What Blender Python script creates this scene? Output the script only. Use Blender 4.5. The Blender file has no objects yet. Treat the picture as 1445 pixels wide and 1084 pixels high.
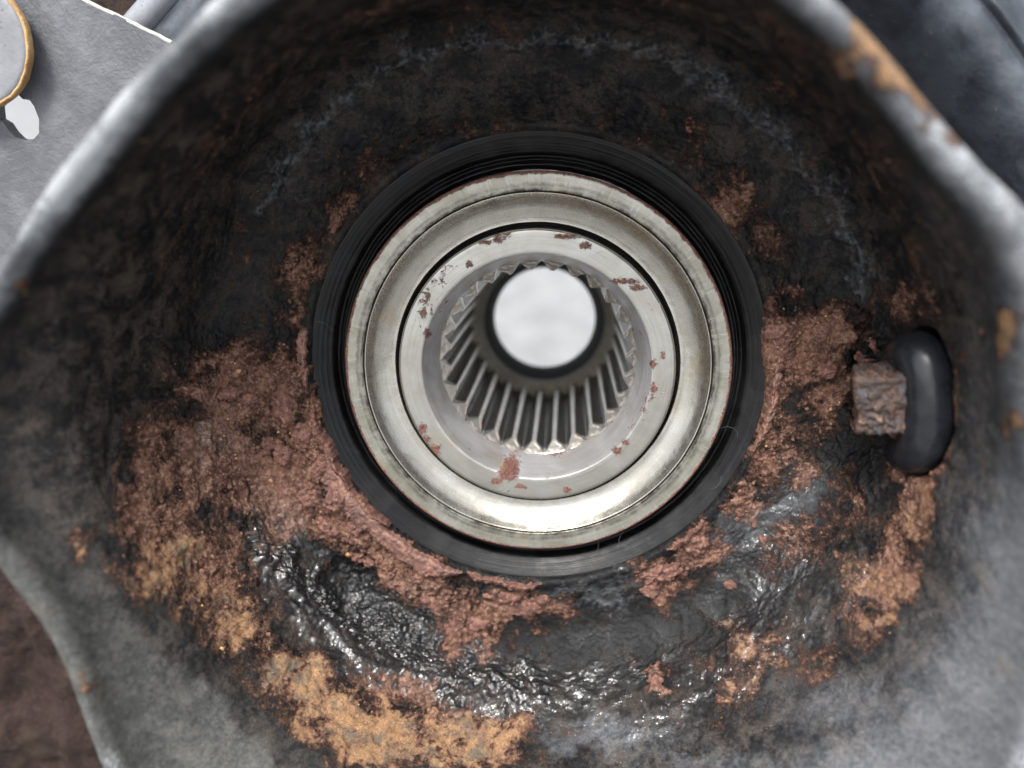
import bpy, math, random
import numpy as np
from mathutils import Matrix, Vector

# ------------------------------------------------------------------ camera, world, sun
sc = bpy.context.scene
COL = sc.collection
sc.unit_settings.system = 'METRIC'
sc.unit_settings.scale_length = 0.014          # one unit is 14 mm: the bearing is about 76 mm across
W, H, F = 1445.0, 1084.0, 1150.0
CX, CY = W/2, H/2
D0 = 11.5
TILT = math.radians(70)                        # the bearing axis leans this far from the vertical

def nrm(v):
    v = np.array(v, float); return v/np.linalg.norm(v)
# local frame: z = bearing axis (towards the viewer), z = 0 is the bearing face
_d = nrm([(800-CX)/F, (CY-262)/F, -1.0])
_z = -_d
_x = nrm(np.array([1.0, 0, 0]) - _d[0]*_d)
_y = np.cross(_z, _x)
L2C = np.stack([_x, _y, _z], 1)
P0 = D0*np.array([(756-CX)/F, (CY-523)/F, -1.0])
CAM = -L2C.T @ P0

def project(p):
    c = p @ L2C.T + P0
    return CX + F*c[..., 0]/(-c[..., 2]), CY - F*c[..., 1]/(-c[..., 2])
def at(px, py, z=0.0):
    """where the line of sight through a photo pixel meets the plane at height z of the local frame"""
    d = L2C.T @ np.array([(px-CX)/F, (CY-py)/F, -1.0])
    t = (z - CAM[2])/d[2]
    return CAM + d*t

T = Matrix.Rotation(-TILT, 4, 'X')             # local -> world; tips the top of the picture up towards the sky
T = Matrix.Rotation(TILT, 4, 'X') if (Matrix.Rotation(TILT, 4, 'X') @ Vector((0, 1, 0))).z > 0 else T

cam = bpy.data.objects.new('camera', bpy.data.cameras.new('camera'))
COL.objects.link(cam); sc.camera = cam
cam.data.sensor_width = 36; cam.data.lens = 36*F/W
cam.data.clip_start = 0.05; cam.data.clip_end = 5000
Mc = Matrix([[*L2C.T[0], CAM[0]], [*L2C.T[1], CAM[1]], [*L2C.T[2], CAM[2]], [0, 0, 0, 1]])
cam.matrix_world = T @ Mc
cam.data.dof.use_dof = True
cam.data.dof.focus_distance = D0 - 0.1
cam.data.dof.aperture_fstop = 0.10

_la = math.radians(50)                          # the light comes over the picture's top edge, this far from the bearing axis
_sd = T @ Vector((math.sin(_la)*math.sin(math.radians(-12)), math.sin(_la)*math.cos(math.radians(-12)), math.cos(_la)))
SUN_EL, SUN_AZ = math.asin(_sd.z), math.atan2(_sd.x, _sd.y)   # azimuth measured from +Y
wd = bpy.data.worlds.new('World'); sc.world = wd; wd.use_nodes = True
nt = wd.node_tree
sky = nt.nodes.new('ShaderNodeTexSky'); sky.sky_type = 'NISHITA'; sky.sun_disc = False
sky.sun_elevation = SUN_EL; sky.sun_rotation = SUN_AZ
sky.air_density = 1.0; sky.dust_density = 4.0; sky.ozone_density = 1.0
hs = nt.nodes.new('ShaderNodeHueSaturation'); hs.inputs['Saturation'].default_value = 0.3
bg = nt.nodes['Background']; bg.inputs['Strength'].default_value = 0.12
nt.links.new(sky.outputs[0], hs.inputs['Color']); nt.links.new(hs.outputs[0], bg.inputs['Color'])
sl = bpy.data.lights.new('sun', 'SUN'); sl.energy = 1.5; sl.angle = math.radians(14); sl.color = (1, 0.98, 0.95)
sun = bpy.data.objects.new('sun', sl); COL.objects.link(sun)
sd = Vector((math.sin(SUN_AZ)*math.cos(SUN_EL), math.cos(SUN_AZ)*math.cos(SUN_EL), math.sin(SUN_EL)))
sun.rotation_euler = sd.to_track_quat('Z', 'Y').to_euler()
sc.view_settings.view_transform = 'Standard'; sc.view_settings.look = 'None'
sc.view_settings.exposure = 1.5; sc.view_settings.gamma = 1
sc.render.resolution_x = 1024; sc.render.resolution_y = 768

# ------------------------------------------------------------------ noise (numpy)
_rng = np.random.RandomState(7)
_perm = _rng.permutation(512).astype(np.int64)
_perm = np.concatenate([_perm, _perm, _perm])
_grad = _rng.normal(size=(512, 3)); _grad /= np.linalg.norm(_grad, axis=1)[:, None]
def gnoise(p):
    i = np.floor(p).astype(np.int64); f = p - i; i &= 511
    u = f*f*f*(f*(f*6-15)+10)
    out = 0
    for a in (0, 1):
        for b in (0, 1):
            for c in (0, 1):
                h = _perm[_perm[_perm[(i[:, 0]+a) & 511]+((i[:, 1]+b) & 511)]+((i[:, 2]+c) & 511)] & 511
                g = _grad[h]
                d = g[:, 0]*(f[:, 0]-a)+g[:, 1]*(f[:, 1]-b)+g[:, 2]*(f[:, 2]-c)
                w = (u[:, 0] if a else 1-u[:, 0])*(u[:, 1] if b else 1-u[:, 1])*(u[:, 2] if c else 1-u[:, 2])
                out = out + d*w
    return out*1.6
def fbm(p, scale, octaves=4, gain=0.5, off=0.0):
    s = 0; a = 1.0; q = p*scale + off
    for _ in range(octaves):
        s = s + a*gnoise(q); q = q*2.03 + 17.3; a *= gain
    return s
def sstep(a, b, x):
    t = np.clip((x-a)/(b-a), 0, 1); return t*t*(3-2*t)

# ------------------------------------------------------------------ object helpers
def tag(o, label=None, cat=None, group=None, kind=None):
    if label: o['label'] = label
    if cat: o['category'] = cat
    if group: o['group'] = group
    if kind: o['kind'] = kind
    return o
def empty(name, loc, label, cat, rz=0.0, group=None):
    o = bpy.data.objects.new(name, None); COL.objects.link(o)
    o.empty_display_size = 0.3
    o.matrix_world = T @ Matrix.Translation(Vector([float(v) for v in loc])) @ Matrix.Rotation(rz, 4, 'Z')
    return tag(o, label, cat, group)
def mesh_np(name, V, Fc, smooth=True):
    me = bpy.data.meshes.new(name)
    V = np.asarray(V, np.float32); Fc = np.asarray(Fc, np.int32)
    me.vertices.add(len(V)); me.vertices.foreach_set('co', V.ravel())
    n = Fc.shape[1]
    me.loops.add(Fc.size); me.loops.foreach_set('vertex_index', Fc.ravel())
    me.polygons.add(len(Fc)); me.polygons.foreach_set('loop_start', np.arange(0, Fc.size, n, dtype=np.int32))
    me.polygons.foreach_set('use_smooth', np.full(len(Fc), smooth))
    me.update(calc_edges=True); me.validate()
    return me
def obj(name, me, mat, parent=None):
    o = bpy.data.objects.new(name, me); COL.objects.link(o)
    if mat and not me.materials: me.materials.append(mat)
    if parent: o.parent = parent
    else: o.matrix_world = T
    return o
def grid_faces(n, m, wrap):
    i = np.arange(n-1)[:, None]; j = np.arange(m if wrap else m-1)[None, :]
    j2 = (j+1) % m
    a = i*m+j; b = i*m+j2; c = (i+1)*m+j2; d = (i+1)*m+j
    return np.stack([a, b, c, d], -1).reshape(-1, 4)
def lathe(name, prof, mat, parent=None, seg=360, jit=0.0, flip=False, sub=3, seed=0):
    """prof: (radius, z) pairs outside to inside; rounded a little by Chaikin passes"""
    p = np.array(prof, float)
    for _ in range(sub):
        q = [p[0]]
        for k in range(len(p)-1):
            q.append(p[k]*0.75+p[k+1]*0.25); q.append(p[k]*0.25+p[k+1]*0.75)
        q.append(p[-1]); p = np.array(q)
    th = np.linspace(0, 2*math.pi, seg, endpoint=False)
    R = p[:, 0][:, None]; Z = p[:, 1][:, None]
    V = np.stack([R*np.cos(th), R*np.sin(th), Z+0*th], -1).reshape(-1, 3)
    if jit:
        V[:, 2] += jit*fbm(V, 3.0, 3, off=seed); r = 1+jit*0.4*fbm(V, 5.0, 3, off=seed+9)
        V[:, 0] *= r; V[:, 1] *= r
    Fc = grid_faces(len(p), seg, True)
    if not flip: Fc = Fc[:, ::-1]
    return obj(name, mesh_np(name, V, Fc), mat, parent)
def attr(me, name, val):
    a = me.attributes.new(name, 'FLOAT', 'POINT'); a.data.foreach_set('value', np.asarray(val, np.float32))

# ------------------------------------------------------------------ material helpers
class N:
    def __init__(s, name):
        s.m = bpy.data.materials.new(name); s.m.use_nodes = True
        s.t = s.m.node_tree; s.b = s.t.nodes['Principled BSDF']
        s.tc = s.t.nodes.new('ShaderNodeTexCoord').outputs['Object']
    def link(s, a, b): s.t.links.new(a, b)
    def put(s, inp, v):
        if isinstance(v, bpy.types.NodeSocket): s.link(v, inp)
        elif isinstance(v, (tuple, list)) and len(v) == 3 and inp.type == 'RGBA': inp.default_value = (*v, 1)
        else: inp.default_value = v
    def noise(s, scale, detail=4, rough=0.55, dist=0.0, vec=None, out='Fac'):
        n = s.t.nodes.new('ShaderNodeTexNoise'); n.inputs['Scale'].default_value = scale
        n.inputs['Detail'].default_value = detail; n.inputs['Roughness'].default_value = rough
        n.inputs['Distortion'].default_value = dist
        s.link(vec if vec is not None else s.tc, n.inputs['Vector']); return n.outputs[out]
    def voro(s, scale, feature='F1', vec=None, out='Distance'):
        n = s.t.nodes.new('ShaderNodeTexVoronoi'); n.feature = feature; n.inputs['Scale'].default_value = scale
        s.link(vec if vec is not None else s.tc, n.inputs['Vector']); return n.outputs[out]
    def math(s, op, a, b=0.0, c=None, clamp=False):
        n = s.t.nodes.new('ShaderNodeMath'); n.operation = op; n.use_clamp = clamp
        s.put(n.inputs[0], a); s.put(n.inputs[1], b)
        if c is not None: s.put(n.inputs[2], c)
        return n.outputs[0]
    def ramp(s, x, a, b, lo=0.0, hi=1.0):
        n = s.t.nodes.new('ShaderNodeMapRange'); n.interpolation_type = 'SMOOTHSTEP'
        s.put(n.inputs[0], x); n.inputs[1].default_value = a; n.inputs[2].default_value = b
        n.inputs[3].default_value = lo; n.inputs[4].default_value = hi; return n.outputs[0]
    def mix(s, f, a, b):
        n = s.t.nodes.new('ShaderNodeMix'); n.data_type = 'RGBA'
        s.put(n.inputs['Factor'], f); s.put(n.inputs[6], a); s.put(n.inputs[7], b); return n.outputs[2]
    def mixf(s, f, a, b):
        n = s.t.nodes.new('ShaderNodeMix'); n.data_type = 'FLOAT'
        s.put(n.inputs[0], f); s.put(n.inputs[2], a); s.put(n.inputs[3], b); return n.outputs[0]
    def attr(s, name):
        n = s.t.nodes.new('ShaderNodeAttribute'); n.attribute_name = name; return n.outputs['Fac']
    def polar(s, kr, ka, kz=0.0):
        """vector (radius*kr, angle*ka, z*kz): lines that run round the axis"""
        x = s.t.nodes.new('ShaderNodeSeparateXYZ'); s.link(s.tc, x.inputs[0])
        r = s.math('SQRT', s.math('ADD', s.math('MULTIPLY', x.outputs[0], x.outputs[0]), s.math('MULTIPLY', x.outputs[1], x.outputs[1])))
        a = s.math('ARCTAN2', x.outputs[1], x.outputs[0])
        c = s.t.nodes.new('ShaderNodeCombineXYZ')
        s.link(s.math('MULTIPLY', r, kr), c.inputs[0]); s.link(s.math('MULTIPLY', a, ka), c.inputs[1])
        s.link(s.math('MULTIPLY', x.outputs[2], kz), c.inputs[2])
        return c.outputs[0], r
    def bump(s, h, strength, dist, prev=None):
        n = s.t.nodes.new('ShaderNodeBump'); n.inputs['Strength'].default_value = strength
        n.inputs['Distance'].default_value = dist; s.link(h, n.inputs['Height'])
        if prev is not None: s.link(prev, n.inputs['Normal'])
        return n.outputs[0]
    def fin(s, color=None, rough=None, metal=None, normal=None, spec=None, coat=None):
        if color is not None: s.put(s.b.inputs['Base Color'], color)
        if rough is not None: s.put(s.b.inputs['Roughness'], rough)
        if metal is not None: s.put(s.b.inputs['Metallic'], metal)
        if normal is not None: s.link(normal, s.b.inputs['Normal'])
        if spec is not None: s.put(s.b.inputs['Specular IOR Level'], spec)
        if coat is not None: s.put(s.b.inputs['Coat Weight'], coat)
        return s.m

RUST_D = (0.060, 0.029, 0.021); RUST_R = (0.175, 0.088, 0.060); RUST_P = (0.36, 0.225, 0.165)
OCH = (0.25, 0.135, 0.065); OCH_L = (0.38, 0.235, 0.125)

def rust_colour(n, seed=0.0):
    a = n.noise(2.2, 7, 0.72, 0.4); b = n.noise(15, 6, 0.78); c = n.noise(42, 4, 0.7)
    col = n.mix(n.ramp(a, 0.42, 0.58), RUST_D, RUST_R)
    col = n.mix(n.ramp(b, 0.48, 0.62, 0, 0.85), col, RUST_P)
    col = n.mix(n.ramp(b, 0.47, 0.38, 0, 0.8), col, (0.030, 0.019, 0.016))
    col = n.mix(n.ramp(c, 0.60, 0.70, 0, 0.5), col, (0.38, 0.18, 0.095))
    col = n.mix(n.ramp(c, 0.46, 0.30, 0, 0.75), col, (0.03, 0.014, 0.011))
    return col, b, c

def steel(name, base, dark, rough=0.3, rust=0.55, edge=None, dirt=None, scratches=False, grain=1.0, haze_film=0.0, shade_rust=False, spots=None):
    n = N(name)
    pv, r = n.polar(55, 1.2, 20)
    lines = n.noise(1.0, 3, 0.7, vec=pv)
    blot = n.noise(1.5, 5, 0.6, 0.5); fine = n.noise(9, 5, 0.65)
    col = n.mix(n.ramp(blot, 0.35, 0.65), base, dark)
    col = n.mix(n.ramp(lines, 0.3, 0.75, 0, 0.35), col, tuple(v*0.55 for v in dark))
    rg = n.mixf(n.ramp(fine, 0.35, 0.7), rough*0.92, rough*1.15)
    h = lines
    if scratches:
        pv2, _ = n.polar(2.0, 60, 2)
        sc_ = n.noise(1.0, 3, 0.75, vec=pv2)
        col = n.mix(n.ramp(sc_, 0.55, 0.72, 0, 0.55), col, tuple(min(1, v*1.35) for v in base))
        col = n.mix(n.ramp(sc_, 0.42, 0.30, 0, 0.45), col, tuple(v*0.5 for v in dark))
        h = n.math('ADD', lines, n.math('MULTIPLY', sc_, 1.2))
    met = 0.93
    # rust pits in clusters
    clus = n.noise(1.1, 3, 0.5, vec=n.polar(1.6, 1.6, 1)[0])
    pit = n.noise(7.5, 6, 0.72, 0.6)
    k = n.math('ADD', n.math('MULTIPLY', clus, 0.9), pit)
    msk = n.ramp(k, rust+0.60, rust+0.68)
    pin = n.noise(30, 3, 0.6)
    msk = n.math('MAXIMUM', msk, n.math('MULTIPLY', n.ramp(pin, 0.70, 0.76), n.ramp(clus, 0.48, 0.62)))
    if edge:     # rusted edge: list of (r0, r1) fades
        for (a, b, amt) in edge:
            e = n.math('ADD', n.ramp(r, a, b, 0, amt), n.math('MULTIPLY', n.math('SUBTRACT', pit, 0.5), 1.6))
            msk = n.math('MAXIMUM', msk, n.ramp(e, 0.45, 0.62))
    if spots:    # rust spots where the photograph has them
        acc = None
        wv = n.t.nodes.new('ShaderNodeVectorMath'); wv.operation = 'ADD'
        wn = n.t.nodes.new('ShaderNodeVectorMath'); wn.operation = 'SCALE'; wn.inputs['Scale'].default_value = 0.22
        n.link(n.noise(17, 6, 0.85, out='Color'), wn.inputs[0]); n.link(n.tc, wv.inputs[0]); n.link(wn.outputs[0], wv.inputs[1])
        for (sx, sy, rx, ry) in spots:
            c_ = at(sx, sy, -.15); mp = n.t.nodes.new('ShaderNodeMapping'); mp.vector_type = 'POINT'
            ax, ay = 100/rx, 100/ry
            mp.inputs['Scale'].default_value = (ax, ay, 0); mp.inputs['Location'].default_value = (-(c_[0]+.11)*ax, -(c_[1]+.11)*ay, 0)
            n.link(wv.outputs[0], mp.inputs['Vector'])
            ln_ = n.t.nodes.new('ShaderNodeVectorMath'); ln_.operation = 'LENGTH'; n.link(mp.outputs[0], ln_.inputs[0])
            acc = ln_.outputs['Value'] if acc is None else n.math('MINIMUM', acc, ln_.outputs['Value'])
        msk = n.math('MAXIMUM', msk, n.ramp(n.math('ADD', acc, n.math('MULTIPLY', pin, 0.9)), 1.55, 1.15))
    if shade_rust:    # flanks darkened by oxide and by painted shade between teeth, crests and end faces are worn bright
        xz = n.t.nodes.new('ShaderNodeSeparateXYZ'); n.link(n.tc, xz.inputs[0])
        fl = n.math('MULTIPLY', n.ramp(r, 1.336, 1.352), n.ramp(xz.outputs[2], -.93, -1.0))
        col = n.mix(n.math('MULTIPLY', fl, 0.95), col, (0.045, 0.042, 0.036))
    if shade_rust:    # rust and stain where the teeth meet the chamfer
        x = n.t.nodes.new('ShaderNodeSeparateXYZ'); n.link(n.tc, x.inputs[0])
        e = n.math('ADD', n.ramp(x.outputs[2], -1.0, -.85, 0, 0.40), n.math('MULTIPLY', n.math('SUBTRACT', n.noise(3.0, 4, 0.6), 0.5), 1.6))
        msk = n.math('MAXIMUM', msk, n.ramp(e, 0.30, 0.52, 0, 0.85))
    if dirt:     # thin dark grime lines at given radii
        for (rc, w, amt) in dirt:
            dd = n.math('ABSOLUTE', n.math('SUBTRACT', n.math('ADD', r, n.math('MULTIPLY', n.math('SUBTRACT', fine, 0.5), w*1.6)), rc))
            e = n.math('MULTIPLY', n.ramp(dd, 0, w, amt, 0), n.ramp(n.noise(5, 4, 0.7), 0.35, 0.6, 0.25, 1))
            col = n.mix(e, col, (0.045, 0.038, 0.032)); 
    rc1 = n.mix(n.ramp(pin, 0.35, 0.6), (0.055, 0.024, 0.020), (0.17, 0.075, 0.055))
    col = n.mix(msk, col, rc1)
    yel = n.ramp(n.noise(2.3, 3, 0.5), 0.60, 0.72, 0, 0.30)
    col = n.mix(yel, col, (0.36, 0.27, 0.13))
    met = n.mixf(msk, met-haze_film, 0.0)
    rg = n.mixf(msk, rg, 0.85)
    nn = n.bump(h, 0.20*grain, 0.010)
    nn = n.bump(fine, 0.10, 0.02, nn)
    nn = n.bump(msk, 0.5, 0.010, nn)
    return n.fin(col, rg, met, nn)

M = {}
SPOTS = [(718, 665, 17, 13), (702, 676, 10, 6), (735, 683, 10, 4), (775, 653, 26, 6), (796, 648, 16, 5), (598, 603, 7, 10), (616, 632, 9, 12), (604, 617, 6, 6), (800, 688, 6, 5), (871, 634, 8, 6), (882, 622, 5, 4),
         (921, 512, 5, 7), (922, 545, 5, 8), (934, 500, 4, 6), (826, 346, 8, 6), (703, 337, 6, 5), (686, 342, 10, 3), (880, 396, 20, 4), (900, 404, 12, 4), (800, 333, 18, 3), (604, 470, 4, 9), (664, 372, 5, 4), (745, 640, 8, 4), (600, 440, 4, 8)]
M['ring'] = steel('bearing steel ground', (0.39, 0.375, 0.325), (0.27, 0.255, 0.205), 0.38, 0.60,
                  edge=[(2.64, 2.735, 0.85)], dirt=[(2.485, 0.05, 1.0), (2.72, 0.04, 1.0), (2.55, 0.05, 0.6)], scratches=True, haze_film=0.12)
M['shield'] = steel('pressed steel shield', (0.47, 0.452, 0.405), (0.40, 0.378, 0.325), 0.26, 0.66, dirt=[(2.10, 0.05, 0.25)], grain=0.4)
M['race'] = steel('bearing race steel', (0.42, 0.408, 0.375), (0.355, 0.34, 0.30), 0.32, 0.52, spots=SPOTS)
M['chamfer'] = steel('turned chamfer steel', (0.62, 0.62, 0.62), (0.46, 0.44, 0.43), 0.40, 0.50, spots=SPOTS, edge=[(1.50, 1.45, 0.6)], haze_film=0.35)
M['spline'] = steel('spline steel', (0.74, 0.72, 0.68), (0.60, 0.58, 0.53), 0.30, 0.50, grain=0.5, haze_film=0.0, shade_rust=True)
M['collar'] = steel('dull collar steel', (0.20, 0.185, 0.145), (0.13, 0.118, 0.09), 0.6, 0.62, grain=0.8, haze_film=0.5)

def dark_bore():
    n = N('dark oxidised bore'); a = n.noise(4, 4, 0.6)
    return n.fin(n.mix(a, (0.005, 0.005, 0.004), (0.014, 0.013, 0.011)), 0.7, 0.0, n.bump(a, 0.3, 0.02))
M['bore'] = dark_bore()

def rubber():
    n = N('black seal rubber')
    pv, r = n.polar(26, 0.6, 26)
    ln = n.noise(1, 3, 0.6, vec=pv); sp = n.noise(16, 5, 0.7); du = n.noise(2.2, 5, 0.7, 0.5)
    col = n.mix(n.ramp(du, 0.42, 0.7, 0, 0.8), (0.004, 0.004, 0.0042), (0.013, 0.013, 0.0135))
    col = n.mix(n.ramp(ln, 0.55, 0.75, 0, 0.5), col, (0.022, 0.022, 0.023))
    col = n.mix(n.ramp(sp, 0.68, 0.74, 0, 0.5), col, (0.12, 0.10, 0.09))
    rg = n.mixf(n.ramp(du, 0.4, 0.65), 0.34, 0.50)
    nn = n.bump(ln, 0.7, 0.02); nn = n.bump(sp, 0.35, 0.012, nn)
    return n.fin(col, rg, 0, nn, 0.28)
M['rubber'] = rubber()

def housing_mat():
    n = N('black painted casting with rust')
    ru = n.attr('rust'); oc = n.attr('ochre'); du = n.attr('dust_sheen')
    n1 = n.noise(3.0, 6, 0.68, 0.5); n2 = n.noise(13, 5, 0.7, 0.3); n3 = n.noise(45, 3, 0.6); n4 = n.noise(24, 6, 0.8)
    # paint
    paint = n.mix(n.ramp(n2, 0.4, 0.65), (0.006, 0.0062, 0.007), (0.014, 0.014, 0.0145))
    paint = n.mix(n.ramp(n.math('ADD', n.math('MULTIPLY', n1, 0.6), n.math('MULTIPLY', n4, 0.4)), 0.44, 0.60, 0, 0.85), paint, n.mix(n.attr('haze_film'), (0.014, 0.0135, 0.013), (0.062, 0.050, 0.042)))  # brownish paint, lightened to put glare haze into the dark walls and top
    dcol = n.mix(n.ramp(n.math('ADD', n.math('MULTIPLY', n1, 0.4), n.math('MULTIPLY', n4, 0.6)), 0.35, 0.68), n.mix(n.attr('warm'), (0.098, 0.104, 0.112), (0.058, 0.059, 0.055)), n.mix(n.attr('warm'), (0.165, 0.172, 0.184), (0.125, 0.128, 0.120)))
    dcol = n.mix(n.ramp(n2, 0.55, 0.75, 0, 0.5), dcol, (0.13, 0.125, 0.105))
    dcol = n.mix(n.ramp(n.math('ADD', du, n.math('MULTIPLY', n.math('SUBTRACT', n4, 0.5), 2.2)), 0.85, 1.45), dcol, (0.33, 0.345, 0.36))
    dcol = n.mix(n.ramp(n3, 0.64, 0.72, 0, 0.5), dcol, (0.30, 0.29, 0.26)); dcol = n.mix(n.ramp(n4, 0.40, 0.32, 0, 0.6), dcol, (0.035, 0.034, 0.033))
    dcol = n.mix(n.ramp(n.noise(1.3, 5, 0.7), 0.56, 0.70, 0, 0.35), dcol, (0.19, 0.155, 0.11))
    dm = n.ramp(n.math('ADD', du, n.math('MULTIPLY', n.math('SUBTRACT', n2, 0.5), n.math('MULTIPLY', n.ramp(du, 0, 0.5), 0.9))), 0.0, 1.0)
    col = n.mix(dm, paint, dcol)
    rcol, rb, rc = rust_colour(n)
    om = n.math('ADD', n.math('ADD', oc, n.math('MULTIPLY', n.math('SUBTRACT', n1, 0.58), 2.2)), n.math('MULTIPLY', n.math('SUBTRACT', n2, 0.5), 0.9))
    ocol = n.mix(n.ramp(n3, 0.4, 0.65), OCH, OCH_L)
    ocol = n.mix(n.ramp(n4, 0.52, 0.60, 0, 0.7), ocol, (0.33, 0.18, 0.11))
    ocol = n.mix(n.ramp(n.noise(1.9, 6, 0.75), 0.50, 0.40, 0, 0.85), ocol, (0.10, 0.095, 0.075))
    ocol = n.mix(n.ramp(n2, 0.46, 0.36, 0, 0.8), ocol, (0.13, 0.115, 0.085))
    ocol = n.mix(n.ramp(n1, 0.52, 0.38, 0, 0.6), ocol, (0.17, 0.12, 0.07))
    rcol = n.mix(0.22, rcol, RUST_R)
    rcol = n.mix(n.ramp(om, 0.28, 0.80), rcol, ocol)
    rm = n.math('ADD', n.math('MAXIMUM', ru, oc), n.math('ADD', n.math('MULTIPLY', n.math('SUBTRACT', n1, 0.50), 1.6), n.math('MULTIPLY', n.math('SUBTRACT', n2, 0.5), 0.8)))
    rm = n.math('ADD', rm, n.math('MULTIPLY', n.math('SUBTRACT', n4, 0.5), 0.75))
    rmask = n.ramp(rm, 0.27, 0.68)
    col = n.mix(n.math('MULTIPLY', rmask, 0.95), col, rcol)
    col = n.mix(n.math('MULTIPLY', n.ramp(n4, 0.42, 0.34, 0, 0.6), rmask), col, (0.035, 0.027, 0.024))
    # small paint bits left on the rust, pale mineral specks
    spk = n.noise(60, 2, 0.5)
    col = n.mix(n.math('MULTIPLY', n.ramp(spk, 0.70, 0.74), n.ramp(n1, 0.45, 0.6, 0, 0.7)), col, (0.42, 0.38, 0.33))
    gl = n.attr('gloss')
    rg = n.mixf(gl, 0.50, 0.30)
    rg = n.mixf(n.ramp(n2, 0.4, 0.7), rg, n.math('ADD', rg, 0.12))
    rg = n.mixf(n.math('MULTIPLY', dm, 0.8), rg, 0.55)
    rg = n.mixf(rmask, rg, n.mixf(n.ramp(n1, 0.45, 0.6), 0.8, 0.36))
    bs = n.math('ADD', n.math('MULTIPLY', n2, 0.4), n.math('MULTIPLY', n3, 0.6))
    nn = n.bump(bs, 0.6, 0.022)
    nn = n.bump(n.math('MULTIPLY', n4, rmask), 0.6, 0.035, nn)
    nn = n.bump(rmask, 0.45, 0.02, nn)
    wet = n.math('MULTIPLY', n.ramp(gl, 0.45, 1.0), n.math('SUBTRACT', 1.0, n.math('MULTIPLY', rmask, 0.55)))
    n5 = n.noise(5.0, 3, 0.5); n6 = n.noise(17, 2, 0.5)
    cn = n.bump(n.math('ADD', n5, n.math('MULTIPLY', n6, 0.22)), 0.9, 0.075)
    n.put(n.b.inputs['Coat Weight'], wet); n.put(n.b.inputs['Coat Roughness'], 0.06); n.link(cn, n.b.inputs['Coat Normal'])
    return n.fin(col, rg, 0, nn, n.mixf(n.ramp(gl, 0.3, 1.0), 0.12, 0.4))
M['housing'] = housing_mat()

def flake_mat():
    n = N('flaking rust scale'); c, b, f = rust_colour(n)
    c = n.mix(0.35, c, (0.22, 0.095, 0.075))
    nn = n.bump(b, 0.7, 0.04); nn = n.bump(f, 0.6, 0.02, nn)
    return n.fin(c, 0.78, 0, nn, 0.4)
M['flake'] = flake_mat()
def scale_mat():
    n = N('smooth purple brown rust scale'); a = n.noise(1.8, 6, 0.7, 0.4); b = n.noise(12, 6, 0.75)
    c = n.mix(n.ramp(a, 0.38, 0.62), (0.115, 0.062, 0.055), (0.24, 0.125, 0.09)); c = n.mix(n.ramp(b, 0.52, 0.62, 0, 0.6), c, (0.30, 0.17, 0.12))
    c = n.mix(n.ramp(b, 0.46, 0.36, 0, 0.8), c, (0.05, 0.03, 0.027))
    return n.fin(c, n.mixf(a, 0.35, 0.6), 0, n.bump(b, 0.5, 0.03), 0.45)
M['scale'] = scale_mat()

def block_mat():
    n = N('corroded brown grey metal'); a = n.noise(1.6, 4, 0.6, 0.6); b = n.noise(7, 4, 0.65); f = n.noise(30, 3, 0.6)
    c = n.mix(n.ramp(a, 0.4, 0.6), (0.055, 0.040, 0.036), (0.090, 0.050, 0.036))
    c = n.mix(n.ramp(b, 0.60, 0.66), c, (0.22, 0.13, 0.08)); c = n.mix(n.ramp(b, 0.44, 0.36), c, (0.06, 0.06, 0.07))
    nn = n.bump(b, 0.6, 0.04); nn = n.bump(f, 0.5, 0.02, nn)
    return n.fin(c, 0.6, 0, nn, 0.5)
M['block'] = block_mat()

def plain(name, c1, c2, rough, scale=3, bump=0.3, spec=0.5, metal=0.0, specks=True):
    n = N(name); a = n.noise(scale, 5, 0.65, 0.3); f = n.noise(scale*9, 4, 0.7)
    c = n.mix(n.ramp(a, 0.35, 0.65), c1, c2)
    if specks:
        c = n.mix(n.ramp(f, 0.66, 0.72, 0, 0.6), c, (0.30, 0.26, 0.22)); c = n.mix(n.ramp(f, 0.36, 0.30, 0, 0.6), c, (0.01, 0.01, 0.01))
    nn = n.bump(f, bump, 0.03); nn = n.bump(a, bump, 0.08, nn)
    return n.fin(c, rough, metal, nn, spec)
M['grommet'] = plain('blue grey rubber', (0.010, 0.0115, 0.014), (0.020, 0.023, 0.028), 0.24, 1.5, 0.06, specks=False)
M['plate'] = plain('grey painted plate', (0.070, 0.072, 0.081), (0.12, 0.123, 0.134), 0.55, 1.3, 0.5)
M['disc'] = plain('bluish worn disc', (0.15, 0.155, 0.165), (0.21, 0.215, 0.225), 0.45, 1.0, 0.2)
M['tube'] = plain('pale blue grey tube', (0.22, 0.23, 0.25), (0.30, 0.31, 0.33), 0.3, 1.2, 0.2)
M['dshield'] = plain('blue black painted steel', (0.032, 0.037, 0.046), (0.085, 0.097, 0.115), 0.33, 1.1, 0.25)
M['orange'] = plain('orange rusty edge', (0.36, 0.20, 0.08), (0.5, 0.32, 0.14), 0.8, 4, 0.5)
M['edge'] = plain('scraped pale edge', (0.45, 0.43, 0.38), (0.62, 0.60, 0.54), 0.5, 4, 0.4)
def arm_mat():
    n = N('brown rusted arm'); c, b, f = rust_colour(n); a = n.noise(0.9, 5, 0.6, 0.4)
    c = n.mix(0.85, c, (0.020, 0.012, 0.011)); c = n.mix(n.ramp(a, 0.52, 0.70, 0, 0.6), c, (0.07, 0.050, 0.030))
    return n.fin(c, 0.8, 0, n.bump(f, 0.6, 0.04, n.bump(b, 0.8, 0.10)), 0.3)
M['arm'] = arm_mat()
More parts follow.
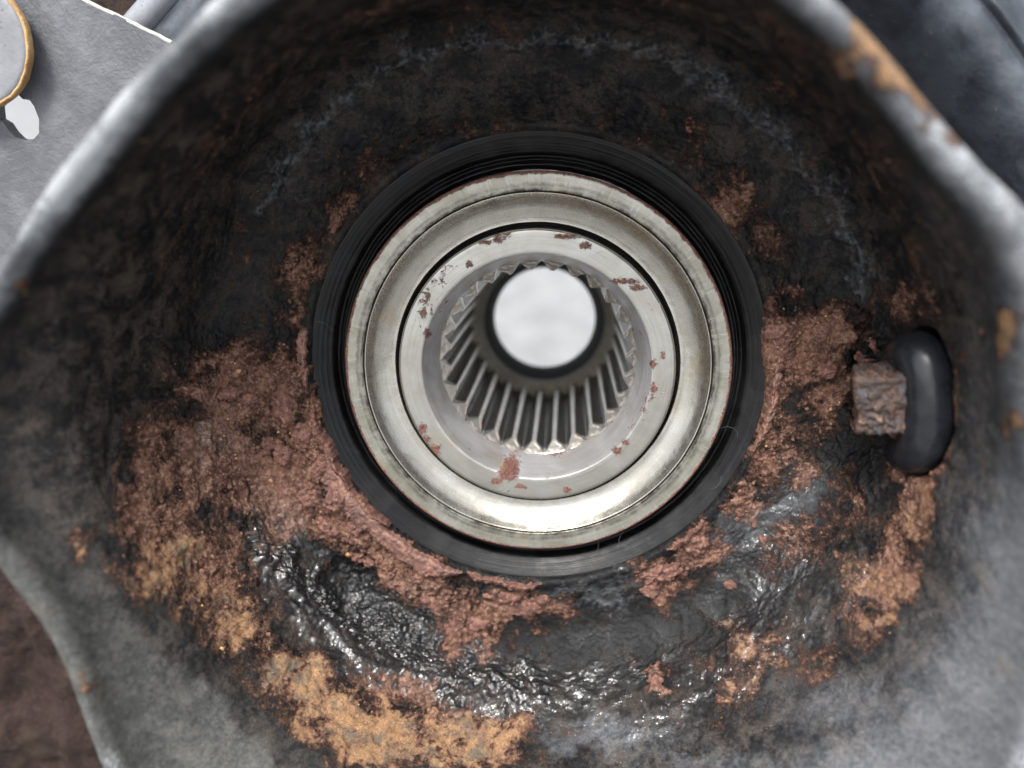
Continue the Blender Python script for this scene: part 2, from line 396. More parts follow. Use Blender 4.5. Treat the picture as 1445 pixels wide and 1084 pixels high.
def ground_mat():
    n = N('pale concrete'); a = n.noise(0.35, 5, 0.6); b = n.noise(2.2, 4, 0.6)
    c = n.mix(n.ramp(a, 0.38, 0.62), (0.21, 0.215, 0.215), (0.29, 0.295, 0.295)); c = n.mix(n.ramp(b, 0.35, 0.6), (0.15, 0.155, 0.16), c)
    return n.fin(c, 0.85, 0, n.bump(b, 0.3, 0.1), 0.3)
M['ground'] = ground_mat()

# ------------------------------------------------------------------ ground (far below the part)
g = 4000.0
me = mesh_np('ground', [(-g, -g, 0), (g, -g, 0), (g, g, 0), (-g, g, 0)], [(0, 1, 2, 3)], False)
go = obj('ground', me, M['ground']); go.matrix_world = Matrix.Translation((0, 0, -30)); tag(go, kind='structure')

# ------------------------------------------------------------------ housing
def interp_table(tab, th, period=360):
    a = np.array(tab, float); a = a[np.argsort(a[:, 0])]
    x = np.concatenate([a[:, 0]-period, a[:, 0], a[:, 0]+period]); y = np.tile(a[:, 1], 3)
    xs = np.linspace(0, 360, 721)
    ys = np.interp(xs, x, y)
    k = np.hanning(31); k /= k.sum()
    ys = np.convolve(np.concatenate([ys[-31:-1], ys, ys[1:31]]), k, 'same')[30:-30]
    return np.interp(th % 360, xs, ys)
LIP = [(10, 372), (66, 285), (150, 178), (238, 78), (318, 0), (470, -95), (740, -145), (980, -100), (1100, -50), (1172, 12), (1240, 86), (1300, 160), (1360, 235), (1440, 320),
       (1500, 420), (1530, 600), (1540, 800), (1500, 1000), (1400, 1200), (1100, 1330), (700, 1360), (380, 1290), (200, 1170), (142, 1070), (112, 970), (65, 875), (5, 800), (-55, 720), (-95, 620), (-70, 500)]
RIM = []
for _p in LIP:
    _q = at(_p[0], _p[1], 3.45); RIM.append((math.degrees(math.atan2(_q[1], _q[0])) % 360, math.hypot(_q[0], _q[1])))
NT, NS = 1500, 430
th = np.linspace(0, 360, NT, endpoint=False)
rim = interp_table(RIM, th)
prof = np.array([(3.02, -.80), (3.16, -.42), (3.24, -.10), (3.31, -.02), (3.42, -.06), (3.65, -.16), (4.0, -.20), (4.22, -.17), (4.45, -.04), (4.66, .15), (4.77, .38),
                 (4.82, .9), (4.84, 1.7), (4.86, 2.45)])
seglen = np.concatenate([[0], np.cumsum(np.hypot(*np.diff(prof, axis=0).T))])
# full profile: fixed part then rim part blended by angle
def chaikin(p, n=3):
    for _ in range(n):
        q = np.empty((2*len(p), *p.shape[1:])); q[0] = p[0]; q[-1] = p[-1]
        q[1:-1:2] = p[:-1]*0.75+p[1:]*0.25; q[2:-1:2] = p[:-1]*0.25+p[1:]*0.75
        p = q
    return p
ctrl = []
for r_, z_ in prof:
    f = sstep(0.0, 2.45, np.full(NT, z_))       # the wall leans out where the rim is wide
    ctrl.append(np.stack([r_+(rim-5.0)*0.45*f, np.full(NT, z_)], -1))
hw = 0.17 + 0.28*sstep(300, 350, th) + 0.28*sstep(40, 0, th)
for dr, z_ in [(-1.0, 3.05), (-0.62, 3.33), (0.0, 3.45), (0.65, 3.38), (1.0, 3.1), (1.15, 2.4), (1.3, 0.8), (1.4, -1.5)]:
    ctrl.append(np.stack([rim+dr*hw, np.full(NT, z_)], -1))
ctrl = chaikin(np.stack(ctrl, 0), 3)            # (K, NT, 2)
dl = np.hypot(*np.moveaxis(np.diff(ctrl.mean(1), axis=0), -1, 0))
dens = 1.0*np.ones(len(dl)); zz = ctrl.mean(1)[1:, 1]; rr_ = ctrl.mean(1)[1:, 0]
dens[(rr_ < 4.8)] = 2.6; dens[rr_ > 5.45] = 0.3
cum = np.concatenate([[0], np.cumsum(dl*dens)])
su = np.linspace(0, cum[-1], NS)
idx = np.clip(np.searchsorted(cum, su, 'right')-1, 0, len(cum)-2)
fr = ((su-cum[idx])/(cum[idx+1]-cum[idx]))[:, None, None]
RZ = ctrl[idx]*(1-fr)+ctrl[idx+1]*fr            # (NS, NT, 2)
ta = np.radians(th)[None, :]
V = np.stack([RZ[..., 0]*np.cos(ta), RZ[..., 0]*np.sin(ta), RZ[..., 1]], -1)
def grid_normals(V):
    du = np.gradient(V, axis=0)
    dv = np.roll(V, -1, 1)-np.roll(V, 1, 1)
    n = np.cross(dv, du); n /= np.linalg.norm(n, axis=-1, keepdims=True)+1e-9
    return n
Nn = grid_normals(V)
if Nn[len(Nn)//3, 0, 2] < 0: Nn = -Nn
flat = V.reshape(-1, 3)
PX, PY = project(flat)
R0 = RZ[..., 0].ravel(); Z0 = RZ[..., 1].ravel()
def blob(px, py, rx, ry=None, rot=0, p=2.0, warp=1.0):
    ry = ry or rx; a = math.radians(rot)
    x = (WX-px); y = (WY-py)
    u = (x*math.cos(a)+y*math.sin(a))/rx; v = (-x*math.sin(a)+y*math.cos(a))/ry
    return np.exp(-(u*u+v*v)**(p/2)*0.9)
def stroke(pts, w):
    """soft line along photo points"""
    best = np.full(len(PX), 1e9)
    for (ax, ay), (bx, by) in zip(pts[:-1], pts[1:]):
        vx, vy = bx-ax, by-ay; L = vx*vx+vy*vy
        t = np.clip(((WX-ax)*vx+(WY-ay)*vy)/L, 0, 1)
        best = np.minimum(best, (WX-ax-t*vx)**2+(WY-ay-t*vy)**2)
    return np.exp(-best/(w*w))
nA = fbm(flat, 0.9, 3, off=3.1); nB = fbm(flat, 2.4, 5, 0.6, off=11.7); nC = fbm(flat, 7.0, 4, 0.6, off=5.5)
nD = fbm(flat, 2.1, 4, 0.55, off=31.0); nE = fbm(flat, 16.0, 2, 0.6, off=1.5)
WX = PX + 26*nD + 9*nC; WY = PY + 26*nB + 9*nE     # uneven outlines

rust = np.zeros(len(flat)); och = np.zeros(len(flat))
for a in [(405, 545, 42, 60, 0, .8), (430, 640, 45, 75, -20, .95), (490, 740, 75, 50, 45, 1), (570, 810, 80, 40, 35, 1), (650, 880, 70, 55, 20, .85),
          (330, 560, 85, 70, 0, .85), (300, 650, 110, 80, 30, .8), (400, 690, 70, 80, 0, .85), (220, 640, 65, 70, 0, .62), (230, 740, 75, 80, 0, .7), (300, 800, 90, 70, 40, .7),
          (425, 400, 34, 70, 10, .62), (480, 300, 45, 35, -40, .55), (520, 230, 60, 35, -30, .42), (640, 190, 120, 22, -8, .40), (880, 190, 90, 26, 15, .36),
          (960, 195, 20, 55, -10, .5), (1040, 295, 65, 42, 25, .6), (1085, 340, 45, 45, 30, .42), (1120, 480, 100, 62, 0, .85), (1080, 560, 42, 80, 0, .7), (1170, 555, 40, 70, 0, .7),
          (1100, 650, 70, 50, -20, .6), (1140, 760, 60, 50, 0, .5), (1190, 700, 45, 60, 0, .45), (1250, 820, 52, 95, 8, .85), (1290, 720, 38, 100, 5, .75), (1290, 430, 50, 40, 0, .55), (1350, 560, 18, 70, 0, .65),
          (730, 850, 62, 28, 5, .9), (940, 815, 42, 36, 0, .75), (985, 770, 34, 30, 0, .8), (1042, 712, 24, 26, 0, .9), (1100, 790, 60, 30, 0, .4),
          (600, 970, 110, 48, 15, .85), (720, 1020, 60, 60, 0, .6), (520, 960, 90, 50, 20, .5), (920, 962, 20, 16, 0, .85), (1060, 935, 80, 50, -30, .55), (1170, 930, 60, 34, -40, .42),
          (330, 340, 110, 60, -45, .26), (230, 260, 60, 30, -45, .33), (1170, 250, 60, 40, 45, .3), (1100, 120, 70, 40, 30, .30), (640, 30, 160, 30, 0, .26)]:
    rust = np.maximum(rust, min(1, a[5]*1.15)*blob(*a[:5]))
for a in [(240, 800, 85, 60, 40, .8), (330, 880, 90, 55, 42, .8), (430, 970, 110, 60, 38, .85), (540, 1040, 170, 60, 5, .95), (680, 1055, 80, 45, 0, .9), (125, 762, 34, 28, 0, .75),
          (1060, 935, 70, 40, -20, .62), (1030, 885, 40, 22, 10, .55), (1008, 1005, 34, 20, -20, .55), (1068, 965, 24, 20, 0, .6), (1175, 935, 34, 26, -40, .5), (1260, 860, 55, 75, 0, .72), (1295, 750, 34, 85, 0, .72), (1205, 800, 30, 40, 0, .6),
          (1235, 55, 56, 42, 40, 1.7), (1312, 125, 80, 36, 55, 1.7), (1370, 190, 30, 20, 40, 1.3), (1200, 100, 24, 14, 30, .9), (1385, 760, 14, 14, 0, .8), (1255, 1000, 16, 12, 0, .8), (1400, 930, 18, 26, 0, .6), (1330, 1040, 26, 10, 0, .6), (1425, 468, 24, 34, 0, 1.3), (1432, 590, 18, 18, 0, 1.0), (1420, 840, 14, 24, 0, .7), (1320, 600, 10, 60, 0, .4),
          (270, 1000, 14, 10, 0, .5), (262, 945, 10, 10, 0, .45), (120, 955, 14, 14, 0, .8), (10, 405, 16, 12, 0, .7), (160, 235, 10, 12, 0, .6), (195, 195, 10, 9, 0, .6)]:
    och = np.maximum(och, a[5]*blob(*a[:5]))
# paint survives below the wall's break line and around the lip: rust stops there
BND = interp_table([(0, 606), (20, 590), (40, 620), (60, 620), (180, 560), (190, 610), (199, 643), (209, 652), (221, 622), (232, 625), (242, 652), (255, 640), (268, 600), (272, 560), (285, 570), (300, 600), (318, 640), (327, 637), (340, 600), (351, 604)],
                   np.degrees(np.arctan2(510-PY, PX-758)))
BW = interp_table([(0, 16), (60, 30), (180, 22), (200, 8), (245, 8), (260, 14), (285, 45), (325, 22), (345, 12)], np.degrees(np.arctan2(510-PY, PX-758)))
cut = sstep(1.0, -1.0, ( np.hypot(PX-758, PY-510) - BND + 8*nD + 1.5*nC)/BW)
lipzone = sstep(2.9, 3.2, Z0)
keep = np.maximum(cut, lipzone)
rust = np.maximum(rust, 0.30*sstep(0.5, 1.2, Z0)*sstep(2.9, 2.4, Z0)*sstep(700, 300, PY)*(1+0.8*nA)); rust *= np.where(lipzone > 0.3, 1, cut)
ochl = [0]
_lp = (Z0 > 2.2); och *= np.where(_lp & ((PX > 1200) & (PY < 640) | (PX < 240)), 1.0, cut)
_sh = stroke([(400, 800), (440, 865), (520, 920), (640, 965), (740, 985)], 24); rust *= 1-0.95*_sh; och *= 1-0.95*_sh
_sh = stroke([(480, 820), (600, 900)], 30); rust *= 1-0.8*_sh
dust_sheen = np.zeros(len(flat))
BW2 = interp_table([(0, 80), (60, 60), (180, 70), (200, 24), (245, 20), (265, 60), (290, 110), (340, 90)], np.degrees(np.arctan2(510-PY, PX-758)))
cut2 = sstep(1.0, -0.6, (np.hypot(PX-758, PY-510) - BND - 25 + 14*nD + 10*nB)/BW2)
thv = np.tile(th, NS)
low = interp_table([(0, .9), (25, .6), (45, .22), (70, .08), (90, .03), (130, .03), (160, .05), (185, .14), (200, .45), (215, .75), (240, .75), (270, .55), (300, .6), (330, .8), (350, .95)], thv)
dust_sheen += 0.8*low*np.maximum(sstep(0.9, 2.4, Z0+0.4*nA)*0.5, 1-cut2)*sstep(0.5, 1.2, Z0)  # grey coat, thinned round the top to paint that wall as shaded
lipw = interp_table([(0, 1.0), (30, 0.98), (60, 0.92), (90, 0.95), (140, 1.22), (165, 1.05), (185, .4), (210, .8), (235, 1.0), (260, .7), (330, .9)], thv)
dust_sheen = np.maximum(dust_sheen, sstep(3.05, 3.38, Z0)*(1+0.35*nB+0.3*nA)*lipw*sstep(7.5, 6.4, R0))
for a in [(1130, 860, 90, 60, -30, .12), (850, 1035, 95, 26, 0, .55), (950, 1010, 90, 40, 0, .08), (1200, 990, 110, 55, 0, .5), (1020, 1068, 160, 24, 0, .45), (800, 835, 90, 16, 0, .45), (900, 830, 60, 20, 0, .45),
          (1120, 720, 70, 40, -35, .38), (620, 130, 150, 14, -20, .10), (560, 1060, 40, 30, 0, .1), (1040, 740, 60, 20, -40, .45)]:
    dust_sheen = np.maximum(dust_sheen, a[5]*blob(*a[:5]))  # chalky patches, plus sheen painted along the shiny edge and glossy floor
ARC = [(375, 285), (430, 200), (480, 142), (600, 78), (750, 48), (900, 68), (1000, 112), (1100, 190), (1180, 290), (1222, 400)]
dust_sheen = np.maximum(dust_sheen, 0.36*stroke(ARC, 17)*(0.9+0.9*nE+0.3*nC))  # pale highlight of the ridge painted into the coating colour
gloss = 0.55+0.5*nA
gloss = 0.25+0.25*nA
gloss = gloss + 1.0*stroke([(400, 800), (440, 865), (520, 920), (640, 965), (780, 988), (930, 1000), (1040, 950), (1110, 860), (1190, 810)], 34) + 0.5*blob(560, 880, 90, 60, 30) + 0.8*blob(290, 620, 35, 50) + 0.8*blob(390, 740, 35, 50) + 0.8*blob(1060, 745, 60, 34, -40) + 0.9*blob(1140, 860, 80, 50, -30) + 0.7*blob(850, 832, 50, 12, -8)
gloss = gloss*sstep(-0.3, 0.5, (PY-430)/300+0.25*nB) + 0.12
gloss = np.clip(gloss*(1-0.8*sstep(1.0, 2.0, Z0)), 0, 1)

offp = sstep(-0.2, 0.9, 1-cut2)*(1-cut)*np.where((rust < 0.25) & (och < 0.25), 1, 0)
# relief
disp = 0.045*nA*sstep(3.3, 3.7, R0) + 0.018*nB*sstep(3.2, 3.5, R0)*sstep(4.5, 1.5, Z0) + 0.006*nC + 0.0030*nE
disp *= 1-0.6*sstep(2.6, 3.2, Z0)
rr = np.clip(np.maximum(rust, och), 0, 1)
disp += rr*(0.016*nC + 0.036*np.abs(nB) - 0.022*np.abs(nC) + 0.010*nE)*sstep(3.2, 3.4, R0)*sstep(3.0, 2.0, Z0)
def add(h, m): 
    global disp; disp = disp + h*m
add(0.05, stroke(ARC, 16)); add(0.13, stroke([(408, 545), (440, 660), (500, 755), (585, 830), (650, 895)], 26))
add(-0.07, stroke([(428, 590), (452, 672), (520, 760), (588, 812), (660, 836)], 5))
add(0.10, stroke([(380, 780), (430, 855), (520, 922), (640, 965), (740, 975)], 22))
add(-0.16, blob(500, 840, 62, 34, 30)); add(-0.08, stroke([(470, 800), (560, 880)], 20))
add(0.16, blob(318, 548, 55, 42, 0)); add(-0.12, blob(322, 556, 10, 8))
add(0.12, stroke([(270, 560), (295, 620), (310, 650)], 18)); add(0.07, stroke([(310, 610), (360, 635)], 12))
add(0.08, stroke([(350, 700), (370, 760), (400, 800)], 16))
add(-0.08, stroke([(596, 822), (622, 858), (642, 890)], 5)); add(-0.06, stroke([(642, 890), (690, 880)], 4))
add(0.09, blob(690, 860, 60, 32, 10)); add(0.06, stroke([(560, 900), (640, 940), (660, 980)], 18))
add(0.07, stroke([(1225, 640), (1218, 700)], 12)); add(-0.05, stroke([(1150, 600), (1180, 650)], 14))
add(0.10, blob(1130, 490, 75, 45)); add(-0.20, stroke([(1213, 440), (1212, 500), (1202, 590)], 9)); add(-0.07, stroke([(1160, 500), (1205, 505)], 4))
add(0.14, blob(1240, 495, 16, 12, -30))
add(-0.05, blob(975, 1038, 12, 8))
# steep-sided oval recess for the grommet
WX, WY = PX+3*nC, PY+3*nC
hole = sstep(1.10, 0.90, np.sqrt(((PX-1302)/41)**2+((PY-568)/100)**2))
disp = disp*(1-hole) - 0.42*hole
rust *= (1-hole); och *= (1-hole); dust_sheen *= (1-hole)
Vd = V + Nn*disp.reshape(NS, NT, 1)
me = mesh_np('casting', Vd.reshape(-1, 3), grid_faces(NS, NT, True)[:, ::-1])
for k_, v_ in (('rust', np.clip(rust, 0, 1)-1.5*offp), ('ochre', np.clip(och, 0, 1.6)-1.5*offp), ('dust_sheen', np.clip(dust_sheen, 0, 1.6)), ('gloss', gloss), ('haze_film', np.clip(np.maximum(sstep(0.2, 0.9, Z0), 0.7*sstep(620, 250, PY))*sstep(3.2, 2.6, Z0), 0, 1)), ('warm', sstep(700, 400, PX)*sstep(500, 700, PY))): attr(me, k_, v_)  # painted haze covers walls and top, fading out at the lip
housing = empty('bearing_housing', (0, 0, -1.5), 'deep round black painted casting with rusted floor that surrounds the steel bearing', 'housing')
hz = Matrix.Translation((0, 0, 1.5))
cast = obj('casting', me, M['housing'], housing); cast.location = (0, 0, 1.5)

def surf_z(px, py):
    """local point and normal of the casting nearest a photo pixel (first layer seen from the camera)"""
    m = (PX-px)**2+(PY-py)**2
    m = np.where(Z0 > 2.9, 1e9, m)
    k = int(np.argmin(m)); return Vd.reshape(-1, 3)[k], Nn.reshape(-1, 3)[k]

# rust scales that stand off the paint
def flake(px, py, w, h, rot, thick, seed, name='rust_flake'):
    p, nr = surf_z(px, py)
    n, m = 40, 14
    a = np.linspace(0, 2*math.pi, n, endpoint=False); s = np.linspace(0, 1, m)
    A, S = np.meshgrid(a, s)
    base = np.stack([np.cos(A), np.sin(A), 0*A+seed], -1).reshape(-1, 3)
    out = (1+0.30*fbm(base, 1.7, 4, 0.7)).reshape(m, n)
    X = S*np.cos(A)*w/200*out; Y = S*np.sin(A)*h/200*out
    q = np.stack([X, Y, 0*X+seed*3], -1).reshape(-1, 3)
    Zt = thick*(np.clip(1-S**5, 0, 1))*(0.75+0.5*fbm(q, 5, 3, 0.6).reshape(m, n)) + thick*0.35*fbm(q, 16, 2).reshape(m, n)*(1-S**8)
    Zt[-1] = -0.10
    ca, sa = math.cos(math.radians(rot)), math.sin(math.radians(rot))
    X, Y = X*ca-Y*sa, X*sa+Y*ca
    e3 = nrm(nr if nr[2] > 0 else -nr); e1 = nrm(np.cross([0, 1, 0], e3)); e2 = np.cross(e3, e1)
    V_ = p + X[..., None]*e1 + Y[..., None]*e2 + Zt[..., None]*e3
    o = obj(name, mesh_np(name, V_.reshape(-1, 3), grid_faces(m, n, True), True), M['flake'], housing)
    o.location = (0, 0, 1.5); return o
FL = [(732, 855, 88, 34, -4, .10), (712, 838, 62, 18, 2, .12), (765, 846, 26, 20, 0, .09), (932, 808, 64, 40, 20, .12), (918, 832, 30, 24, 0, .10), (984, 768, 38, 36, 30, .10), (1042, 708, 26, 22, 0, .09), (1045, 722, 16, 18, 0, .07),
      (925, 960, 20, 22, 0, .09), (320, 553, 34, 22, 10, .10), (408, 572, 34, 50, 10, .12), (432, 612, 30, 44, -15, .12), (455, 655, 34, 46, -30, .11), (480, 700, 34, 50, -35, .11), (470, 742, 44, 30, -30, .12),
      (505, 742, 26, 44, -40, .10), (515, 790, 40, 20, -25, .10), (640, 886, 30, 36, 20, .09), (612, 848, 50, 22, -50, .09), (676, 878, 40, 22, 5, .10), (440, 700, 44, 36, 0, .10), (400, 640, 30, 36, 0, .09), (352, 560, 24, 20, 0, .08),
      (1100, 470, 44, 34, 0, .07), (1165, 520, 36, 30, 0, .08), (1150, 470, 40, 30, 20, .07), (1222, 508, 30, 20, -30, .14), (1212, 600, 24, 24, 0, .12), (1232, 486, 26, 18, -35, .14), (1262, 612, 22, 14, 0, .10), (1076, 760, 14, 12, 0, .05), (1030, 825, 20, 14, 0, .06), (380, 625, 36, 20, -20, .09)]
for i, f_ in enumerate(FL): flake(*f_, seed=i*1.37+2)

# rust scale standing along the bore edge: broken ring sectors
def ledge(t0, t1, r0, r1, z0, thick, seed, mat, rough=1.0, name='rust_scale'):
    n, m = int((t1-t0)*7), 26
    t = np.radians(np.linspace(t0, t1, n)); u = np.linspace(0, 1, m)
    c = np.stack([np.cos(t), np.sin(t), 0*t], -1)
    end = np.clip(np.minimum(np.linspace(0, 1, n), np.linspace(1, 0, n))*7, 0, 1)**0.6
    ri = r0 + 0.035*fbm(c, 9, 4, 0.7, seed); ro = r0 + (r1-r0)*end*(1+0.30*rough*fbm(c, 7, 5, 0.75, seed+5))
    R = ri[None]+(ro-ri)[None]*u[:, None]
    X = R*np.cos(t); Y = R*np.sin(t)
    q = np.stack([X, Y, 0*X], -1).reshape(-1, 3)
    hgt = thick*(1-np.abs(2*u-1)**6)[:, None]*end[None]*(0.8+0.35*fbm(q, 2.5, 4, off=seed).reshape(m, n)) + 0.02*rough*fbm(q, 11, 4, 0.7, off=seed).reshape(m, n)
    Z = z0 + hgt - 0.10*(u[:, None]) ; Z[0] -= 0.2; Z[-1] -= 0.25
    V_ = np.stack([X, Y, Z], -1).reshape(-1, 3)
    o = obj(name, mesh_np(name, V_, grid_faces(m, n, False)), mat, housing); o.location = (0, 0, 1.5); return o
ledge(203, 251, 3.30, 3.62, .06, .10, 1.0, M['scale'], .7)
ledge(186, 228, 3.235, 3.36, .07, .12, 2.0, M['flake'], 1.2)
ledge(252, 272, 3.29, 3.42, .03, .09, 3.0, M['flake'], 1.2)
ledge(306, 318, 3.31, 3.42, .02, .07, 4.0, M['flake'], 1.2)
ledge(-20, 14, 3.29, 3.42, .03, .08, 5.0, M['scale'], 1.3)
ledge(170, 186, 3.30, 3.44, .03, .08, 6.0, M['scale'], 1.3)

# loose rust grit lying on the floor of the casting
def grit(n, size, mat, seed, name, wmin=0.35):
    rg = np.random.RandomState(seed)
    w = np.clip(np.maximum(rust, och)-wmin, 0, 1)*(Z0 < 2.6)*(R0 > 3.35)*R0
    k = rg.choice(len(flat), n, p=w/w.sum())
    ico = np.array([(0, 0, 1), (.9, 0, .3), (.25, .85, .35), (-.75, .5, .25), (-.7, -.55, .3), (.3, -.85, .25), (0, 0, -.6)])
    fc = np.array([(0, 1, 2), (0, 2, 3), (0, 3, 4), (0, 4, 5), (0, 5, 1), (6, 2, 1), (6, 3, 2), (6, 4, 3), (6, 5, 4), (6, 1, 5)])
    P = Vd.reshape(-1, 3)[k]; s_ = size*rg.lognormal(0, .45, n)
    a = rg.uniform(0, 2*math.pi, n); ca, sa = np.cos(a), np.sin(a)
    B = ico[None]*(1+.35*rg.uniform(-1, 1, (n, 7, 3)))*s_[:, None, None]*np.array([1.1, .9, .7])
    X = B[..., 0]*ca[:, None]-B[..., 1]*sa[:, None]; Y = B[..., 0]*sa[:, None]+B[..., 1]*ca[:, None]
    V_ = np.stack([X, Y, B[..., 2]], -1)+P[:, None]+Nn.reshape(-1, 3)[k][:, None]*s_[:, None, None]*.3
    Fc = fc[None]+np.arange(n)[:, None, None]*7
    o = obj(name, mesh_np(name, V_.reshape(-1, 3), Fc.reshape(-1, 3), False), mat, housing); o.location = (0, 0, 1.5); o['kind'] = 'stuff'
grit(2000, .014, M['flake'], 3, 'rust_grit'); grit(120, .012, M['orange'], 8, 'ochre_grit', .45); grit(160, .030, M['flake'], 5, 'rust_crumbs', .55)

# ------------------------------------------------------------------ rubber seal
seal = empty('rubber_seal', (0, 0, -.5), 'black rubber seal ring between rusty casting and steel bearing', 'seal')
def child_shift(o, dz): o.location = (0, 0, dz); return o
child_shift(lathe('outer_lip', [(3.285, -.6), (3.27, -.17), (3.255, -.105), (3.22, -.11), (3.15, -.15), (3.06, -.205), (3.00, -.24), (2.975, -.26), (2.965, -.29), (2.95, -.42)], M['rubber'], seal, 480, 0.003, sub=3, seed=3), .5)
child_shift(lathe('inner_lip', [(2.97, -.44), (2.94, -.40), (2.91, -.42), (2.895, -.46), (2.87, -.45), (2.855, -.37), (2.835, -.325), (2.80, -.33), (2.785, -.38), (2.765, -.47), (2.75, -.6)], M['rubber'], seal, 480, 0.004, sub=3, seed=6), .5)

# lint and fine hairs stuck to the rubber, one piece
def lint():
    rg = np.random.RandomState(5); Vs, Fs, o_ = [], [], 0
    for (hx, hy, L, a0, cv) in [(520, 560, .5, 70, 2.5), (560, 640, .35, 20, -4), (590, 680, .4, 120, 5), (830, 790, .5, 35, 3), (880, 775, .35, 140, -5), (1040, 620, .4, 80, 6), (1000, 690, .3, 10, 5), (470, 470, .35, 100, 5), (640, 735, .3, 60, -7)]:
        p = at(hx, hy, -.13); t = np.linspace(0, 1, 14); an = math.radians(a0)+cv*t*L
        q = np.stack([p[0]+np.cumsum(np.cos(an))*L/14, p[1]+np.cumsum(np.sin(an))*L/14, p[2]+.01+.03*np.sin(t*3)], -1)
        for k in range(14):
            for m_ in range(4): Vs.append(q[k]+.0022*np.array([math.cos(m_*math.pi/2)*-math.sin(an[k]), math.cos(m_*math.pi/2)*math.cos(an[k]), math.sin(m_*math.pi/2)]))
        Fs.append(grid_faces(14, 4, True)+o_); o_ += 56
    o = obj('lint', mesh_np('lint', np.array(Vs), np.concatenate(Fs)), M['plate'], seal); o.location = (0, 0, .5); o['kind'] = 'stuff'
lint()
# ------------------------------------------------------------------ bearing
brg = empty('wheel_bearing', (0, 0, -.9), 'bright steel wheel bearing pressed into the casting inside the black seal', 'bearing')
child_shift(lathe('outer_ring', [(2.745, -.6), (2.74, -.08), (2.735, -.02), (2.715, 0), (2.70, 0), (2.60, 0), (2.50, 0), (2.475, 0), (2.468, -.02), (2.462, -.06)], M['ring'], brg, 720, 0.002, sub=3), .9)
child_shift(lathe('shield', [(2.465, -.06), (2.455, -.012), (2.44, -.003), (2.42, -.025), (2.35, -.098), (2.27, -.160), (2.19, -.205), (2.12, -.228), (2.065, -.235), (2.045, -.235), (2.037, -.30), (2.035, -.85)], M['shield'], brg, 720, 0.002, sub=3), .9)
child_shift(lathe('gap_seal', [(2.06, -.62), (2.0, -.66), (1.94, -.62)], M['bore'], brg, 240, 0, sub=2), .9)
child_shift(lathe('inner_race', [(1.97, -.85), (1.97, -.12), (1.965, -.075), (1.945, -.055), (1.90, -.05), (1.75, -.05), (1.66, -.05), (1.64, -.055)], M['race'], brg, 720, 0.0015, sub=3), .9)
child_shift(lathe('race_chamfer', [(1.645, -.052), (1.63, -.065), (1.605, -.15), (1.56, -.35), (1.505, -.59), (1.472, -.74)], M['chamfer'], brg, 720, 0.002, sub=3), .9)

# ------------------------------------------------------------------ splined hub
hub = empty('splined_hub', (0, 0, -4.9), 'splined steel hub bore with round hole at its far end', 'hub')
RC, RR = 1.33, 1.462
child_shift(lathe('bore_wall', [(1.478, -.725), (1.47, -.73), (RR+.008, -.735), (RR+.004, -.78), (RR+.004, -2.5), (RR+.004, -4.3)], M['spline'], hub, 360, 0, sub=2), 4.9)
NTEETH = 27
def tooth_mesh():
    hp = math.radians(180/NTEETH); zt, zc, zb = -.73, -.89, -4.28
    def P(r, a, z): return (r*math.cos(a), r*math.sin(a), z)
    hb, hm, hc = hp*0.97, hp*0.56, hp*0.20
    rm = (RR+RC)/2+.005
    V_ = []
    for z0_, z1_, z2_ in ((zt, (zt+zc)/2, zc), (zb, zb, zb)):
        V_ += [P(RR+.012, -hb, z0_), P(rm, -hm, z1_), P(RC, -hc, z2_), P(RC-.004, 0, z2_), P(RC, hc, z2_), P(rm, hm, z1_), P(RR+.012, hb, z0_)]
    Fs = []
    for k in range(6):
        Fs.append((k, k+7, k+8, k+1))
    me = bpy.data.meshes.new('tooth')
    me.from_pydata(V_, [], [tuple(reversed(f)) for f in Fs]+[(0, 1, 5, 6), (1, 2, 4, 5), (2, 3, 4)])
    me.update(); return me
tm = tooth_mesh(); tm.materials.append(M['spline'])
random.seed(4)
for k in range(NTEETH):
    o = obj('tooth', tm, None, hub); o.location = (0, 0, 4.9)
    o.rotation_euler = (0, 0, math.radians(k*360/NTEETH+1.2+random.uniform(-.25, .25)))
child_shift(lathe('collar', [(1.465, -4.16), (1.40, -4.2), (1.28, -4.22), (1.21, -4.25), (1.19, -4.27), (1.18, -4.33)], M['collar'], hub, 240, 0.004, sub=3), 4.9)
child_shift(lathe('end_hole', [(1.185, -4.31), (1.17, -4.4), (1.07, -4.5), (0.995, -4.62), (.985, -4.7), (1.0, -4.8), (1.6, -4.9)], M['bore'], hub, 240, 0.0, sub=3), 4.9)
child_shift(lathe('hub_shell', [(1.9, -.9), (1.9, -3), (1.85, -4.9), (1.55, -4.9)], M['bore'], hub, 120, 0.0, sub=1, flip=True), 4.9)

# ------------------------------------------------------------------ grommet and corroded stub at the right
def blobmesh(name, c, e, sx, sy, sz, power, amp, sc_, seed, bend=0.0, n=48):
    u = np.linspace(0, math.pi, n); v = np.linspace(0, 2*math.pi, 2*n, endpoint=False)
    U, Vv = np.meshgrid(u, v, indexing='ij')
    def sp(x): return np.sign(x)*np.abs(x)**power
    X = sp(np.sin(U))*sp(np.cos(Vv)); Y = sp(np.sin(U))*sp(np.sin(Vv)); Z = sp(np.cos(U))
    q = np.stack([X, Y, Z], -1).reshape(-1, 3)
    k = (1+amp*fbm(q, sc_, 4, 0.6, off=seed)).reshape(U.shape)
    X, Y, Z = X*sx*k, Y*sy*k, Z*sz*k
    X = X - bend*(Y/sy)**2
    e1, e2, e3 = e
    V_ = X[..., None]*e1+Y[..., None]*e2+Z[..., None]*e3
    return mesh_np(name, V_.reshape(-1, 3), grid_faces(n, 2*n, True)[:, ::-1])
def frame_at(nr):
    e3 = nrm(nr); e1 = nrm(np.cross([0, 1, 0], e3)); e2 = np.cross(e3, e1); return e1, e2, e3
